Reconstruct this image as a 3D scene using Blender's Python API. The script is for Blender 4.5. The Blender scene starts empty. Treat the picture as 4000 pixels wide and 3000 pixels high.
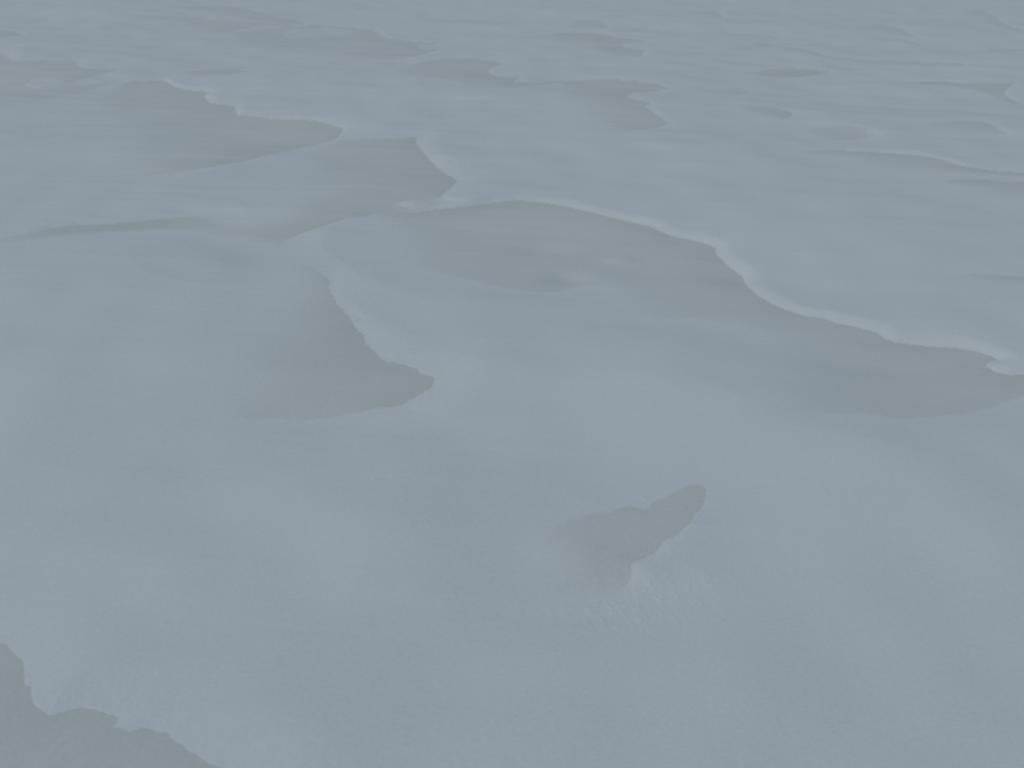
import bpy, math
import numpy as np

# ------------------------------------------------------------------ camera, sky, sun, exposure
S = bpy.context.scene
COL = S.collection
CAM_H, PITCH, HFOV = 1.60, math.radians(26.4), math.radians(54.0)
cam_data = bpy.data.cameras.new('camera')
cam = bpy.data.objects.new('camera', cam_data)
COL.objects.link(cam)
cam.location = (0, 0, CAM_H)
cam.rotation_euler = (math.radians(90) - PITCH, 0, 0)
cam_data.sensor_fit = 'HORIZONTAL'
cam_data.angle = HFOV
cam_data.clip_start = 0.05
cam_data.clip_end = 20000
S.camera = cam

SUN_ELEV, SUN_AZ = math.radians(55), math.radians(242)      # azimuth clockwise from +Y: behind the camera, from the left
world = bpy.data.worlds.new('World')
S.world = world
world.use_nodes = True
wn = world.node_tree.nodes
sky = wn.new('ShaderNodeTexSky')
sky.sky_type = 'NISHITA'
sky.sun_disc = False
sky.sun_elevation = SUN_ELEV
sky.sun_rotation = SUN_AZ
sky.air_density = 1.0
sky.dust_density = 3.0
sky.ozone_density = 1.0
wn['Background'].inputs['Strength'].default_value = 0.11
world.node_tree.links.new(sky.outputs[0], wn['Background'].inputs['Color'])

sun_data = bpy.data.lights.new('sun', 'SUN')
sun_data.energy = 0.5
sun_data.angle = math.radians(140)
sun_data.color = (1.0, 0.96, 0.90)
sun = bpy.data.objects.new('sun', sun_data)
COL.objects.link(sun)
sun.rotation_euler = (math.radians(90) - SUN_ELEV, 0, math.pi - SUN_AZ)

S.view_settings.view_transform = 'Standard'
S.view_settings.look = 'None'
S.view_settings.gamma = 1
S.view_settings.use_curve_mapping = False
S.view_settings.exposure = -0.64
S.cycles.use_denoising = True
S.cycles.max_bounces = 6

# ------------------------------------------------------------------ numpy noise
def _hash(ix, iy, seed):
    n = (ix.astype(np.int64) * 374761393 + iy.astype(np.int64) * 668265263 + seed * 974711) & 0xFFFFFFFF
    n = ((n ^ (n >> 13)) * 1274126177) & 0xFFFFFFFF
    n = n ^ (n >> 16)
    return (n & 0xFFFF).astype(np.float64) * (2 * math.pi / 65536.0)

def noise(x, y, seed=0):
    """gradient noise, about -0.7..0.7"""
    x0 = np.floor(x); y0 = np.floor(y)
    fx = x - x0; fy = y - y0
    u = fx * fx * fx * (fx * (fx * 6 - 15) + 10); v = fy * fy * fy * (fy * (fy * 6 - 15) + 10)
    def g(dx, dy):
        a = _hash(x0 + dx, y0 + dy, seed)
        return np.cos(a) * (fx - dx) + np.sin(a) * (fy - dy)
    a = g(0, 0); b = g(1, 0); c = g(0, 1); d = g(1, 1)
    return (a + (b - a) * u) * (1 - v) + (c + (d - c) * u) * v

def sstep(t):
    t = np.clip(t, 0, 1)
    return t * t * (3 - 2 * t)

WIND = math.radians(-6)           # the wind blew almost square across the view
CW, SW = math.cos(WIND), math.sin(WIND)
def along(x, y): return x * CW + y * SW
def across(x, y): return -x * SW + y * CW

def rolls(x, y):
    """the broad gentle swells of the snow field"""
    a, c = along(x, y), across(x, y)
    z = 0.065 * noise(a / 4.2 + 3.1, c / 2.2 + 7.7, 1)
    z = z + 0.034 * noise(a / 1.6 + 1.3, c / 0.9 + 2.2, 2)
    for bx, by, rx, ry, h in SWELLS:
        z = z + h * np.exp(-((x - bx) / rx) ** 2 - ((y - by) / ry) ** 2)
    return z
SWELLS = []

# ------------------------------------------------------------------ from a sight line to a place on the snow
FPX = 1106.0 / math.tan(HFOV / 2)
CP, SP = math.cos(PITCH), math.sin(PITCH)
def ground_at(px, py, dz=0.0):
    xc, yc = (px - 1106.0) / FPX, (829.5 - py) / FPX
    dx, dy, dzr = xc, CP + yc * SP, -SP + yc * CP
    dzr = min(dzr, -0.02)
    z = dz
    for _ in range(6):
        t = (CAM_H - z) / -dzr
        x, y = dx * t, dy * t
        z = float(rolls(np.array([x]), np.array([y]))[0]) + dz
    return x, y, t           # t = depth along the view axis (xc, yc are per unit of depth)

for px, py, rx, ry, h in [(1570, 850, 0.42, 0.40, 0.045), (1960, 1010, 0.38, 0.35, 0.028), (820, 1150, 0.36, 0.30, 0.026), (480, 760, 0.40, 0.45, 0.022), (1420, 1500, 0.3, 0.22, 0.014), (2000, 560, 0.9, 0.6, 0.03), (1450, 340, 1.0, 0.7, 0.03)]:
    wx, wy, _ = ground_at(px, py)
    SWELLS.append((wx, wy, rx, ry, h))

H_SLAB = 0.026                    # how far the fresh wind slab stands above the old snow

# hollows scoured down to the old grey snow, the last a painted shade strip: outline points, (x, y) = sharp scarp, (x, y, k) = edge that feathers out over k
HOLLOWS = [
 # strength, depth, ragged, width of the scarp face, outline
 (1.0, 0.55, 2.0, 0.20, [(612,519,14),(629,561,10),(682,578,8),(713,603,4),(715,631),(724,652),(740,669),(757,687),(769,708),(787,725),(797,750),(822,771),(836,781),(871,786),(906,802),(941,818),(927,841),(892,862),(867,876,4),(752,897,7),(699,907,8),(629,911,9),(542,912,14),(472,905,30),(462,840,110),(478,740,120),(540,690,120),(600,640,100),(630,595,50),(600,548,30)]),
 # the long scarp on the right, three floors of one hollow
 (1.0, 0.60, 0.6, 0.085, [(798,460,12),(851,455,6),(900,458),(938,452),(1008,447),(1071,436),(1113,432),(1148,434),(1218,445),(1284,461),(1347,477),(1410,491),(1451,509),(1505,520),(1547,533),(1547,547),(1572,572),(1604,594),(1617,621),(1640,641),(1671,659),(1712,675),(1743,685),(1779,689),(1802,698),(1847,707),(1892,718),(1910,731),(1937,740),(2004,747),(2072,752),(2117,761),(2144,770),(2157,776),(2135,783),(2130,790),(2153,803),(2184,809),(2212,808),(2330,800),(2330,830),(2212,860,6),(2162,877,6),(2112,891,7),(2045,902,8),(1950,910,12),(1869,897,16),(1757,896,14),(1689,900,20),(1622,909,40),(1640,850,120),(1665,790,120),(1650,740,90),(1580,705,40),(1505,694,18),(1400,691,26),(1330,665,90),(1310,630,60),(1270,621,20),(1218,630,7),(1176,633,7),(1095,626,9),(990,605,14),(903,588,24),(850,560,60),(820,520,90),(810,490,60)]),
 # upper triangular hollow
 (0.88, 0.45, 1.3, 0.14, [(728,301,10),(820,299,5),(903,298,4),(900,306,4),(903,315),(924,340),(938,353),(962,371),(990,390),(973,408),(948,430),(900,440,10),(840,442,14),(760,436,30),(680,430,60),(620,405,90),(600,370,90),(650,325,40)]),
 # neck below it
 (0.8, 0.50, 0.5, 0.09, [(960,440,8),(913,458,5),(851,457,5),(798,466),(749,473),(707,487),(658,503),(616,519),(612,536,8),(585,532,26),(520,520,30),(455,508,20),(400,500,20),(470,478,40),(580,468,60),(630,425,60),(700,410,30),(770,405,20),(845,415,10),(905,420,6)]),
 # left band
 (0.85, 0.60, 0.5, 0.09, [(-60,530,20),(0,510,14),(56,506,5),(112,492),(168,486),(245,483),(308,476),(367,469),(420,464,8),(470,466,20),(520,490,26),(455,503,20),(332,498,14),(240,503,16),(140,515,22),(0,528,26),(-60,545,20)]),
 # upper left hollow
 (0.77, 0.49, 0.4, 0.09, [(262,178,8),(280,177,4),(350,172),(378,187),(403,194),(455,198),(441,206),(455,224),(508,229),(513,249),(543,250),(588,256),(683,261),(742,277),(732,298),(718,305),(640,322,3),(560,341,3),(490,356,4),(420,368,6),(305,384,14),(250,375,60),(230,330,110),(180,270,110),(150,235,60),(200,205,40)]),
 # far upper left, two floors
 (0.58, 0.15, 0.25, 0.09, [(-60,112,10),(16,118,6),(16,122),(28,132),(105,129),(165,130),(171,142),(182,149),(230,148),(266,149),(224,161),(175,173,4),(140,186,8),(250,176,8),(140,211,14),(0,233,14),(-60,240,20)]),
 (0.58, 0.24, 0.2, 0.09, [(-60,64,6),(0,66),(25,68),(52,74),(40,79),(10,81,6),(-60,84,10)]),
 (0.64, 0.20, 0.2, 0.09, [(370,158,20),(410,152,6),(460,150),(500,150),(542,152),(515,158),(470,164,8),(410,166,16)]),
 # top left
 (0.50, 0.20, 0.2, 0.09, [(280,34,10),(360,33,3),(420,37,3),(472,42),(530,44),(600,50,4),(655,54),(600,58),(560,61),(493,71),(450,72,8),(400,62,16),(380,50,16),(300,42,16)]),
 (0.58, 0.24, 0.2, 0.09, [(380,16,16),(427,12,3),(486,13),(525,18),(567,28),(602,37),(654,47),(660,53),(600,50,6),(530,42,8),(470,30,14),(400,24,14)]),
 (0.58, 0.29, 0.25, 0.09, [(480,72,14),(530,70,8),(600,60,12),(675,54,3),(719,58),(789,63),(817,68),(824,75),(841,84),(887,89),(943,94),(940,98),(904,100),(910,105),(953,107),(929,114),(894,124,3),(841,131,6),(754,134,14),(680,126,30),(600,110,40),(525,102,20)]),
 (0.65, 0.29, 0.25, 0.09, [(860,146,14),(887,138,6),(929,131),(981,126),(1034,126),(1069,131),(1090,138),(1065,145),(1053,154),(1065,161),(1086,166),(1121,168),(1107,178),(1180,178,3),(1244,171,3),(1180,184,8),(1110,192,14),(1069,190,14),(999,182,14),(929,168,10),(876,164,14),(845,156,20)]),
 (0.72, 0.29, 0.2, 0.09, [(1200,178,10),(1244,171,3),(1314,171),(1384,175),(1419,182),(1445,191),(1412,198),(1366,199),(1351,210),(1384,219),(1408,224),(1394,229),(1419,248),(1447,268),(1419,275,3),(1366,281,6),(1296,274,26),(1244,245,60),(1200,215,60)]),
 (0.40, 0.20, 0.2, 0.09, [(920,47,12),(1000,44,4),(1069,45,3),(1125,51,3),(1188,58,5),(1125,55,6),(1069,51,8),(960,50,8)]),
 (0.58, 0.24, 0.2, 0.09, [(1120,80,14),(1174,75,5),(1237,68),(1296,72),(1331,80),(1408,91),(1360,91),(1345,94),(1349,101),(1393,108),(1387,122),(1314,120,16),(1244,100,30),(1150,86,16)]),
 (0.50, 0.20, 0.2, 0.09, [(1230,44,12),(1296,42,3),(1314,56),(1317,63),(1270,62,10),(1220,54,14)]),
 (0.43, 0.15, 0.15, 0.09, [(1240,36,10),(1300,35,3),(1366,33),(1350,38,4),(1280,39,6)]),
 (0.43, 0.15, 0.15, 0.09, [(1340,64,8),(1380,62,3),(1436,67),(1400,69,4),(1350,68,6)]),
 (0.50, 0.24, 0.2, 0.09, [(1480,26,20),(1543,22,4),(1557,31),(1564,39),(1530,38,14),(1480,34,20)]),
 (0.50, 0.24, 0.2, 0.09, [(1830,54,20),(1903,52,4),(1949,63),(1980,80),(1930,74,8),(1850,64,20)]),
 (0.43, 0.20, 0.2, 0.09, [(1830,80,12),(1893,79,3),(1945,82),(1973,91),(2005,100),(1960,96,5),(1900,87,10)]),
 (0.36, 0.15, 0.2, 0.09, [(1640,77,8),(1662,76,3),(1693,86),(1665,84,6)]),
 (0.47, 0.20, 0.2, 0.09, [(1560,106,16),(1606,99,6),(1648,93),(1679,101),(1650,106,6),(1595,112,12)]),
 (0.54, 0.24, 0.2, 0.09, [(1690,103,6),(1711,102),(1760,112),(1788,121),(1886,131),(2033,135),(2082,137),(2082,144),(2030,142,8),(1886,140,10),(1780,127,8)]),
 (0.77, 0.29, 0.2, 0.09, [(1560,158,16),(1627,156,6),(1662,149),(1704,147),(1760,150),(1795,154),(1774,161),(1728,168,3),(1683,171,8),(1640,166,14)]),
 (0.42, 0.15, 0.15, 0.09, [(1770,143,6),(1800,142,3),(1875,150),(1840,152,4),(1790,148,6)]),
 (0.51, 0.20, 0.2, 0.09, [(1560,193,10),(1595,189),(1623,198),(1600,203,6),(1560,202,16)]),
 (0.68, 0.24, 0.2, 0.09, [(1580,232,20),(1613,231,5),(1662,233),(1697,238),(1713,243),(1707,254),(1686,261,3),(1648,254,26),(1600,244,26)]),
 (0.51, 0.35, 0.2, 0.09, [(1730,280,14),(1788,271),(1840,273),(1879,280),(1860,284),(1893,290,3),(1858,301,5),(1788,309,26),(1750,296,26)]),
 (0.68, 0.29, 0.2, 0.09, [(1940,180,14),(1980,177,4),(2033,174),(2068,178),(2082,180),(2138,180),(2190,182),(2173,196),(2169,203),(2194,220),(2230,232),(2160,222,14),(2110,205,30),(2060,190,20),(1980,184,14)]),
 (0.55, 0.42, 0.2, 0.09, [(1970,270,30),(2026,264,4),(2103,262),(2134,266),(2155,280),(2180,292),(2120,296,26),(2040,290,40)]),
 (0.50, 0.29, 0.2, 0.09, [(2060,22,20),(2124,20,3),(2155,38),(2183,58),(2230,66),(2160,64,14),(2080,44,30)]),
 (0.40, 0.20, 0.2, 0.09, [(2110,110,12),(2138,107,3),(2240,104),(2240,110,5),(2160,114,10)]),
 (0.75, 0.49, 0.2, 0.09, [(1700,326,14),(1746,325,4),(1806,325),(1906,330),(1981,335),(2031,345),(2081,360),(2156,369),(2240,374),(2240,384,10),(2120,380,26),(2000,376,40),(1906,368,50),(1830,345,40),(1750,332,12)]),
 (0.7, 0.35, 0.2, 0.09, [(2020,394,14),(2056,390,4),(2131,386),(2156,392),(2240,392),(2260,440,50),(2160,436,60),(2080,410,40)]),
 (0.65, 0.35, 0.2, 0.09, [(2060,594,14),(2099,591,3),(2160,593),(2240,599),(2260,625,26),(2150,615,30)]),
 # hollow in the foreground, a step across its neck
 (0.78, 0.50, 0.9, 0.14, [(1403,1084,6),(1436,1067,6),(1477,1048,5),(1496,1041),(1518,1046),(1529,1056),(1525,1078),(1513,1105),(1491,1130),(1463,1158),(1436,1171),(1414,1193),(1395,1210),(1378,1217),(1366,1224),(1364,1248),(1356,1268,6),(1344,1292,30),(1320,1310,60),(1271,1308,60),(1180,1295,70),(1150,1245,80),(1142,1200,60),(1156,1170,26),(1186,1139,14),(1230,1116,14),(1271,1108,9),(1312,1103,6),(1340,1094,5),(1362,1090,4),(1381,1097,4),(1397,1100,4)]),
 # foreground corner
 (0.95, 0.45, 1.2, 0.22, [(-160,1380),(0,1391),(17,1394),(35,1415),(49,1436),(54,1457),(56,1475),(66,1496),(73,1520),(87,1538),(105,1545),(126,1540),(147,1533),(175,1527),(199,1531),(224,1540),(245,1545),(259,1552),(255,1562),(241,1572),(273,1577,4),(304,1574),(336,1575),(357,1587),(385,1604),(409,1622),(434,1639),(455,1652),(486,1659),(505,1675),(520,1720),(300,1850),(-160,1850)]),
 # faint ones
 (0.4, 0.24, 0.2, 0.09, [(230,520,30),(265,548,14),(300,580,9),(340,600,8),(400,609,8),(460,616,20),(560,625,60),(620,590,60),(600,545,40),(540,520,40),(400,512,40)]),
 (0.55, 0.6, 0.3, 0.30, [(1640,905,60),(1600,960,60),(1530,1010,60),(1470,1040,60),(1410,1050,60),(1440,1000,70),(1520,930,70),(1590,890,70)]),  # soft valley; shade of its slope painted in with the old-snow colour
]

# snow left standing or blown back as lobes of its own over the scoured floor
LOBES = [
 # height, ragged, outline (sharp side and feathered side as above)
 (0.020, 0.5, [(847,444,4),(870,437,5),(900,434,6),(925,438),(915,450),(898,456),(870,452),(850,447)]),
 (0.018, 0.5, [(948,432,3),(1000,425,16),(1060,430,10),(1071,437),(1040,441),(1008,446),(960,440)]),
 (0.022, 0.5, [(16,122),(25,117),(90,113),(158,110,4),(250,112,20),(330,122,40),(250,126,20),(165,129),(105,129),(28,133)]),
 (0.020, 0.5, [(609,79),(618,72),(640,67),(700,63),(774,66,14),(810,74,24),(760,82,14),(700,83),(650,86),(623,86)]),
 (0.020, 0.5, [(52,191),(58,184),(70,178),(105,174),(150,177,16),(190,186,30),(130,200,24),(80,200,10)]),
 (0.018, 0.4, [(493,71),(520,65),(560,60),(620,57,14),(650,64,20),(580,68,10),(530,71)]),
 (0.002, 0.5, [(500,690,60),(530,740,30),(560,790,30),(530,850,40),(500,820,40)]),
 (0.003, 0.5, [(1320,545,20),(1350,550,10),(1390,580,14),(1360,585,16),(1330,565,16)]),
 (0.003, 0.5, [(1290,630,10),(1320,618,16),(1360,610,30),(1400,650,40),(1340,645,20)]),
 (0.014, 0.5, [(1373,1080,6),(1390,1074,8),(1410,1080,5),(1408,1090),(1395,1094),(1378,1088,3)]),
 (0.010, 0.2, [(890,250),(925,260),(975,282),(1040,289),(1000,288),(970,286),(920,264)]),
 (0.008, 0.2, [(930,303),(1010,310),(1090,317),(1010,313)]),
 (0.012, 0.3, [(1822,283),(1840,283),(1858,287),(1840,288),(1826,286)]),
]

def to_world(outline, dz, scarp=0.04):
    P = []
    for p in outline:
        x, y, t = ground_at(p[0], p[1], dz)
        k = p[2] if len(p) > 2 else 2.2
        soft = k * (1.9 if k >= 5 else 1.0) * t / FPX
        rise = scarp if k <= 3 else scarp + 0.20 * min(1, (k - 3) / 10) + 0.9 * soft
        P.append((x, y, soft, rise, k))
    return np.array(P)

def field(P, X, Y, want_rise, scarp=0.04):
    """inside cover (0 at the edge .. 1 within) and outside rise (0 at the edge .. 1 away)"""
    inside = np.zeros(X.shape, bool)
    a_in = np.ones(X.shape); dsh = np.full(X.shape, 1e9); r_out = np.ones(X.shape); dmin = np.full(X.shape, 1e9)
    n = len(P)
    for i in range(n):
        x0, y0, s0, w0 = P[i, :4]; x1, y1, s1, w1 = P[(i + 1) % n, :4]
        ex, ey = x1 - x0, y1 - y0
        L2 = ex * ex + ey * ey + 1e-12
        t = np.clip(((X - x0) * ex + (Y - y0) * ey) / L2, 0, 1)
        d = np.hypot(X - x0 - t * ex, Y - y0 - t * ey)
        s = s0 + (s1 - s0) * t
        a_in = np.minimum(a_in, sstep(d / s))
        if want_rise:
            q = np.clip(d / (w0 + (w1 - w0) * t), 0, 1)
            r_out = np.minimum(r_out, sstep(q) + 0.5 * np.clip(1 - (w0 + (w1 - w0) * t - scarp) / 0.08, 0, 1) * (1 - (1 - q) ** 3 - sstep(q)))
        if P[i, 4] < 4.5 and P[(i + 1) % n, 4] < 4.5: dsh = np.minimum(dsh, d)
        dmin = np.minimum(dmin, d)
        if y0 != y1:
            c = ((y0 > Y) != (y1 > Y)) & (X < ex * (Y - y0) / (y1 - y0) + x0)
            inside ^= c
    return np.where(inside, a_in, 0.0), np.where(inside, 0.0, r_out), np.where(inside, dmin, -dmin), dsh

# ------------------------------------------------------------------ the sheet of snow, one lattice fine near the viewer and coarse far off
NU, NR = 1450, 1400
u_in = np.linspace(-0.85, 0.85, NU)
u_out = 0.85 * np.geomspace(1.01, 40, 26)
U = np.concatenate([-u_out[::-1], u_in, u_out])
inv = np.concatenate([np.array([1/0.06, 1/0.12, 1/0.25, 1/0.5, 1/0.8]), np.linspace(1/1.05, 1/32.0, NR), 1/np.geomspace(34, 6000, 40)])
R = 1.0 / inv
X = (R[:, None] * U[None, :]); Y = np.repeat(R[:, None], len(U), 1)
SHAPE = X.shape
near = (R[:, None] < 40) & (np.abs(U)[None, :] < 0.9)

# ragged edges: the places are nudged a little before they are looked up
g1 = noise(X / 0.055, Y / 0.055, 11) + 0.6 * noise(X / 0.024, Y / 0.024, 12)
g2 = noise(X / 0.055, Y / 0.055, 13) + 0.6 * noise(X / 0.024, Y / 0.024, 14)
far = np.clip(R[:, None] / 4.0, 0.7, 3.0)

B = rolls(X, Y)
thick = np.ones(SHAPE); bare_and_shade = np.zeros(SHAPE); moat = np.zeros(SHAPE)
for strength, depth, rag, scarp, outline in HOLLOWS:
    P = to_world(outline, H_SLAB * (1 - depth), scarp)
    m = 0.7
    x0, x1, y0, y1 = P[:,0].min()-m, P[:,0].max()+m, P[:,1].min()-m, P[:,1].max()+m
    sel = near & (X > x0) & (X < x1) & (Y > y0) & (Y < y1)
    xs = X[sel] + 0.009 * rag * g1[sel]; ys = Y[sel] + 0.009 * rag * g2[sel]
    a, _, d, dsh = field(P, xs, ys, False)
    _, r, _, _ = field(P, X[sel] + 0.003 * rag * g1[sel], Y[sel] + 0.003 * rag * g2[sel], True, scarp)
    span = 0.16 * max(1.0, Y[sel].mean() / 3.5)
    a = a * (0.50 + 0.50 * np.exp(-(dsh / span) ** 1.5))          # shade of the tilted floor near the scarp, painted into the old-snow mask
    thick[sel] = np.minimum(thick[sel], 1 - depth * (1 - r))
    bare_and_shade[sel] = np.maximum(bare_and_shade[sel], strength * a)
lobe_h = np.zeros(SHAPE); lobe_id = np.full(SHAPE, -1)
for i, (h, rag, outline) in enumerate(LOBES):
    P = to_world(outline, 0.0)
    sel = near & (X > P[:,0].min()-.3) & (X < P[:,0].max()+.3) & (Y > P[:,1].min()-.3) & (Y < P[:,1].max()+.3)
    xs = X[sel] + 0.006 * rag * g1[sel]; ys = Y[sel] + 0.006 * rag * g2[sel]
    a, r, d, _ = field(P, xs, ys, False)
    bare_and_shade[sel] *= (1 - (0.85 if h > 0.005 else 0.45) * a)
    lobe_h[sel] += 0.3 * h * sstep(np.clip(d, 0, None) / (3 * h)) * a
AL, AC = along(X, Y), across(X, Y)
streak = noise(AL / 0.9, AC / 0.07, 21) + 0.7 * noise(AL / 0.4, AC / 0.028, 22)
blotch = noise(AL / 1.3 + 5, AC / 0.5, 23) + 0.5 * noise(AL / 0.5, AC / 0.2, 24)
fade = np.clip(1.2 - R[:, None] / 40, 0, 1)
Z = B + H_SLAB * thick * (1 + 0.5 * noise(X / 0.35 + 4, Y / 0.35, 61)) + lobe_h
ripple = noise(AL / 1.1 + 2, AC / 0.24, 51) + 0.5 * noise(AL / 0.5, AC / 0.11, 52)
Z += fade * 0.0065 * np.clip((R[:, None] - 2.6) / 4, 0, 1.5) * ripple
Z += fade * (0.0013 * streak * np.clip((R[:, None] - 1.5) / 3, 0.15, 2.5) + 0.003 * blotch)
Z += fade * 0.0002 * (noise(X / 0.03, Y / 0.03, 31) + noise(X / 0.014, Y / 0.014, 32)) * np.clip(R[:, None] / 2.0, 1, 3)
for cx, cy, rx, ry, h in [(1425, 1275, 0.18, 0.14, 0.0012), (1290, 1320, 0.10, 0.05, 0.0015), (765, 680, 0.05, 0.13, 0.003), (990, 350, 0.10, 0.2, 0.003), (180, 1500, 0.16, 0.06, 0.001)]:
    wx, wy, _ = ground_at(cx, cy, H_SLAB)          # crumbly stretches beside the scarps
    crumbly = noise(X / 0.03 + 9, Y / 0.045, 41) + 0.7 * noise(X / 0.012, Y / 0.016, 42)
    Z += h * np.exp(-((X - wx) / rx) ** 2 - ((Y - wy) / ry) ** 2) * np.maximum(crumbly, -0.15)
for cx, cy, rx, ry, h in [(1392, 1246, 0.06, 0.05, 0.008), (1225, 603, 0.10, 0.09, -0.016), (1340, 568, 0.07, 0.05, 0.010), (1180, 545, 0.16, 0.10, -0.010), (1560, 600, 0.14, 0.12, -0.010), (1900, 800, 0.25, 0.10, -0.010), (1250, 1200, 0.10, 0.09, 0.008), (930, 370, 0.22, 0.2, -0.012)]:
    wx, wy, _ = ground_at(cx, cy)                  # single dents and lumps
    Z += h * np.exp(-((X - wx) / rx) ** 2 - ((Y - wy) / ry) ** 2)
bare_and_shade = np.clip(bare_and_shade * (1 - 0.30 * streak * np.clip(R[:, None] / 4, 0.3, 1) - 0.35 * blotch) + (0.10 * np.clip(streak + 0.6 * blotch, 0, 1) + 0.30 * np.clip(ripple * 0.7 + blotch * 0.5, 0, 1) * np.clip((R[:, None] - 3.5) / 5, 0, 1)) * fade, 0, 1.15)

# ------------------------------------------------------------------ snow material: fresh wind slab and the old grey snow under it, floor shade painted in
def snow_material():
    m = bpy.data.materials.new('snow')
    m.use_nodes = True
    nt = m.node_tree; N = nt.nodes; L = nt.links
    bs = N['Principled BSDF']
    at = N.new('ShaderNodeAttribute'); at.attribute_name = 'old_snow_and_shade'
    geo = N.new('ShaderNodeNewGeometry')
    mix = N.new('ShaderNodeMix'); mix.data_type = 'RGBA'
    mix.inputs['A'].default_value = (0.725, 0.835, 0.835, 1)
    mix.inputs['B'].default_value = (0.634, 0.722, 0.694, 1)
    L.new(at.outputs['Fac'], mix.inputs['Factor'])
    nz = N.new('ShaderNodeTexNoise'); nz.inputs['Scale'].default_value = 140; nz.inputs['Detail'].default_value = 3
    L.new(geo.outputs['Position'], nz.inputs['Vector'])
    bp = N.new('ShaderNodeBump'); bp.inputs['Strength'].default_value = 0.08; bp.inputs['Distance'].default_value = 0.004
    L.new(nz.outputs['Fac'], bp.inputs['Height'])
    L.new(bp.outputs['Normal'], bs.inputs['Normal'])
    gr = N.new('ShaderNodeTexNoise'); gr.inputs['Scale'].default_value = 95; gr.inputs['Detail'].default_value = 6; gr.inputs['Roughness'].default_value = 0.75
    L.new(geo.outputs['Position'], gr.inputs['Vector'])
    mr = N.new('ShaderNodeMapRange'); mr.inputs['From Min'].default_value = 0.3; mr.inputs['From Max'].default_value = 0.7
    mr.inputs['To Min'].default_value = 0.955; mr.inputs['To Max'].default_value = 1.045
    L.new(gr.outputs['Fac'], mr.inputs['Value'])
    vm = N.new('ShaderNodeVectorMath'); vm.operation = 'SCALE'
    L.new(mix.outputs['Result'], vm.inputs[0]); L.new(mr.outputs['Result'], vm.inputs['Scale'])
    L.new(vm.outputs['Vector'], bs.inputs['Base Color'])
    bs.inputs['Roughness'].default_value = 0.85
    bs.inputs['Specular IOR Level'].default_value = 0.08
    return m
SNOW = snow_material()

def grid_mesh(name, Zs, keep, normals, extra=False):
    nr, nc = SHAPE
    idx = np.arange(nr * nc).reshape(SHAPE)
    q = np.stack([idx[:-1, :-1], idx[:-1, 1:], idx[1:, 1:], idx[1:, :-1]], -1)[keep]
    used, invx = np.unique(q.ravel(), return_inverse=True)
    co = np.stack([X.ravel()[used], Y.ravel()[used], Zs.ravel()[used]], 1)
    nv, nf = len(co), len(q)
    me = bpy.data.meshes.new(name)
    cols = bare_and_shade.ravel()[used]
    faces = invx.reshape(-1)
    nrm = normals.reshape(-1, 3)[used]
    if extra:       # the far land all round, behind the viewer too
        e = np.array([[-9000, -9000, -0.16], [9000, -9000, -0.16], [9000, 9000, -0.16], [-9000, 9000, -0.16]])
        co = np.vstack([co, e]); faces = np.concatenate([faces, nv + np.arange(4)])
        cols = np.concatenate([cols, np.zeros(4)]); nrm = np.vstack([nrm, np.tile([0, 0, 1.0], (4, 1))]); nf += 1; nv += 4
    me.vertices.add(nv); me.vertices.foreach_set('co', co.astype(np.float32).ravel())
    me.loops.add(nf * 4); me.loops.foreach_set('vertex_index', faces.astype(np.int32))
    me.polygons.add(nf); me.polygons.foreach_set('loop_start', np.arange(0, nf * 4, 4, dtype=np.int32))
    me.polygons.foreach_set('use_smooth', np.ones(nf, bool))
    a = me.attributes.new('old_snow_and_shade', 'FLOAT', 'POINT'); a.data.foreach_set('value', cols.astype(np.float32))
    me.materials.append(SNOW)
    me.update(); me.validate()
    me.normals_split_custom_set_from_vertices(nrm.astype(np.float32))
    return me

def lattice_normals(Zs):
    P = np.stack([X, Y, Zs], -1)
    du = np.empty_like(P); dr = np.empty_like(P)
    du[:, 1:-1] = P[:, 2:] - P[:, :-2]; du[:, 0] = P[:, 1] - P[:, 0]; du[:, -1] = P[:, -1] - P[:, -2]
    dr[1:-1] = P[2:] - P[:-2]; dr[0] = P[1] - P[0]; dr[-1] = P[-1] - P[-2]
    n = np.cross(du, dr)
    n /= np.linalg.norm(n, axis=-1, keepdims=True)
    n *= np.where(n[..., 2:] < 0, -1, 1)
    return n
NORM = lattice_normals(Z)


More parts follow.
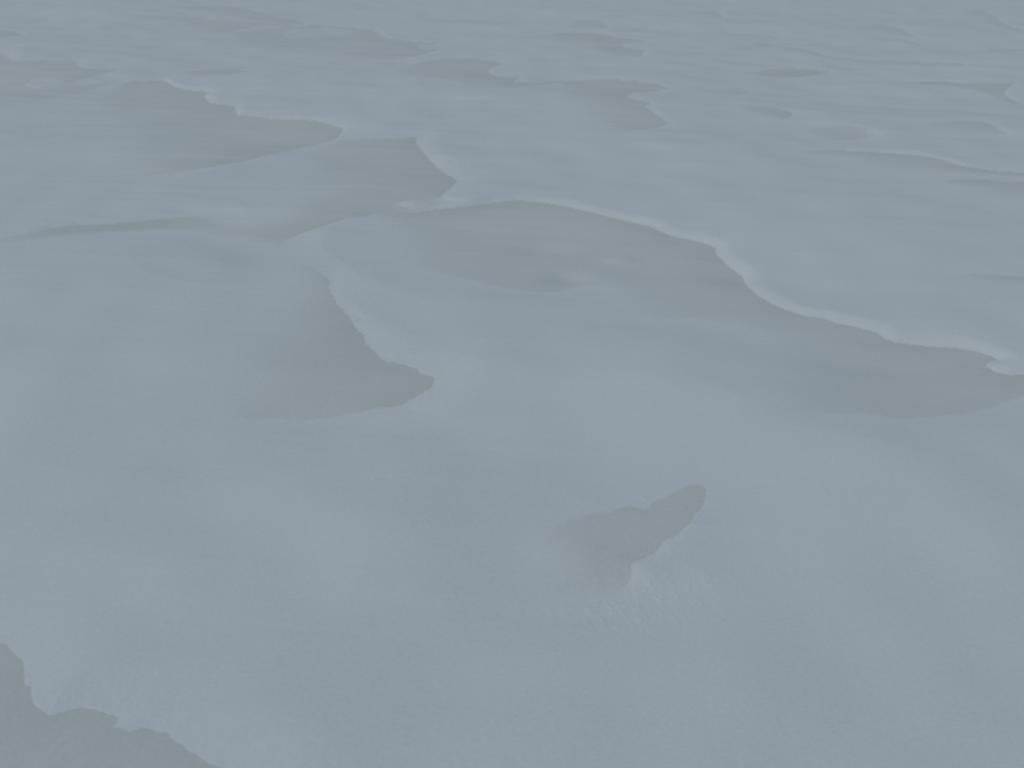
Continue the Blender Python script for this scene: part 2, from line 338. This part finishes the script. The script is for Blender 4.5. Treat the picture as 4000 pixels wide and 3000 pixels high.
# ------------------------------------------------------------------ which stretch of the snow belongs to which drift
DRIFTS = [
 ('broad smooth snow drift behind the long winding scarp on the right', [(1060,436),(1113,433),(1218,446),(1347,479),(1451,512),(1547,536),(1617,625),(1671,663),(1779,693),(1937,744),(2117,765),(2160,790),(2260,800),(2260,650),(1900,600),(1700,540),(1560,480),(1400,430),(1250,405),(1120,418)]),
 ('pale snow drift with a jagged left edge between the dark wedge and the long scarp', [(606,515),(707,480),(798,455),(840,510),(903,588),(990,610),(1176,640),(1270,630),(1374,698),(1505,700),(1620,740),(1640,850),(1600,905),(1440,1000),(1200,930),(1000,880),(930,840),(930,815),(860,780),(820,771),(780,725),(735,670),(710,625),(700,600),(650,560)]),
 ('wide foreground drift right of the small hooked hollow', [(1525,1040),(1600,960),(1689,905),(1900,908),(2112,897),(2290,850),(2290,1420),(1800,1520),(1400,1420),(1340,1300),(1360,1230),(1390,1212),(1470,1160),(1520,1080)]),
 ('foreground drift with a wavy edge above the grey corner hollow', [(-60,1385),(0,1395),(30,1420),(52,1470),(85,1542),(150,1538),(250,1550),(250,1574),(330,1577),(400,1620),(500,1680),(1000,1680),(1000,1450),(600,1330),(200,1280),(-60,1290)]),
 ('soft rounded drift on the left that fades into the dark wedge', [(-60,540),(140,520),(330,505),(600,548),(560,640),(500,700),(470,800),(465,905),(300,1000),(-60,1000)]),
 ('small drift with a pointed notch right of the triangular grey hollow', [(903,308),(924,342),(965,375),(992,392),(950,432),(1055,434),(1250,405),(1300,330),(1100,300),(920,300)]),
 ('low flat drift above the thin dark band at the left edge', [(-60,505),(112,488),(240,480),(420,460),(640,440),(600,370),(720,310),(560,344),(305,388),(-60,400)]),
 ('stepped drift edge right of the large streaky grey hollow at upper left', [(378,185),(403,193),(455,198),(441,206),(455,224),(508,229),(513,249),(588,256),(683,261),(742,277),(735,296),(900,294),(1000,285),(900,230),(700,190),(500,170)]),
 ('small rounded drift nose in the notch of the far central grey hollow', [(1069,131),(1090,138),(1065,145),(1053,154),(1065,161),(1086,166),(1121,168),(1180,165),(1250,145),(1180,125)]),
 ('drift nose poking left into the forked grey patch right of centre', [(1445,192),(1412,199),(1366,200),(1351,210),(1384,219),(1408,224),(1394,230),(1419,248),(1447,268),(1560,260),(1560,200)]),
 ('low drift under the thin dark line at the upper right edge', [(2173,196),(2168,204),(2194,220),(2250,234),(2250,184),(2195,184)]),
 ('narrow drift spur below the long pale tongue at far left', [(168,131),(171,142),(182,149),(230,148),(266,148),(330,142),(310,126),(240,127)]),
 # the lobes
 ('thin pale snow lens lying across the neck between two grey hollows', LOBES[0][2]),
 ('pale snow lip at the left end of the long winding scarp', LOBES[1][2]),
 ('long pale snow tongue with a blunt left end at far left', LOBES[2][2]),
 ('oval pale snow patch inside the long far grey hollow', LOBES[3][2]),
 ('short pale snow lobe in the grey hollow below the far left tongue', LOBES[4][2]),
]
def inside_of(outline, dz):
    P = np.array([ground_at(p[0], p[1], dz)[:2] for p in outline])
    m = np.zeros(SHAPE, bool)
    sel = near & (X > P[:,0].min()) & (X < P[:,0].max()) & (Y > P[:,1].min()) & (Y < P[:,1].max())
    xs, ys = X[sel], Y[sel]; r = np.zeros(xs.shape, bool)
    for (x0, y0), (x1, y1) in zip(P, np.roll(P, -1, 0)):
        if y0 != y1:
            r ^= ((y0 > ys) != (y1 > ys)) & (xs < (x1 - x0) * (ys - y0) / (y1 - y0) + x0)
    m[sel] = r
    return m
taken = np.zeros((SHAPE[0]-1, SHAPE[1]-1), bool)
parts = []
for n, (label, outline) in reversed(list(enumerate(DRIFTS))):      # small lobes first, they lie on the rest
    m = inside_of(outline, H_SLAB * 0.5 if n < 12 else 0.004)
    if n < 12: m &= (bare_and_shade < 0.30)
    f = m[:-1, :-1] & m[1:, :-1] & m[:-1, 1:] & m[1:, 1:] & ~taken
    taken |= f
    parts.append((n, label, f))
Zg = Z.copy()
keep_ground = np.ones_like(taken)
for n, label, f in parts:                                          # the ground runs on below each drift
    deep = np.zeros(SHAPE, bool)
    deep[1:-1, 1:-1] = f[:-1, :-1] & f[1:, :-1] & f[:-1, 1:] & f[1:, 1:]
    Zg[deep] -= 0.02
    k = 4
    core = f.copy()
    for _ in range(k):
        e = core.copy(); e[1:] &= core[:-1]; e[:-1] &= core[1:]; e[:, 1:] &= core[:, :-1]; e[:, :-1] &= core[:, 1:]; core = e
    keep_ground &= ~(f & ~core)                                    # along its rim the drift itself is the surface
ground = bpy.data.objects.new('snow_ground', grid_mesh('snow_ground', Zg, keep_ground, NORM, True))
COL.objects.link(ground)
ground['kind'] = 'structure'
for n, label, f in sorted(parts, key=lambda p: p[0]):
    o = bpy.data.objects.new('snow_drift', grid_mesh('snow_drift', Z, f, NORM))
    COL.objects.link(o)
    o['label'] = label; o['category'] = 'snow drift'; o['group'] = 'wind-blown snow drifts'
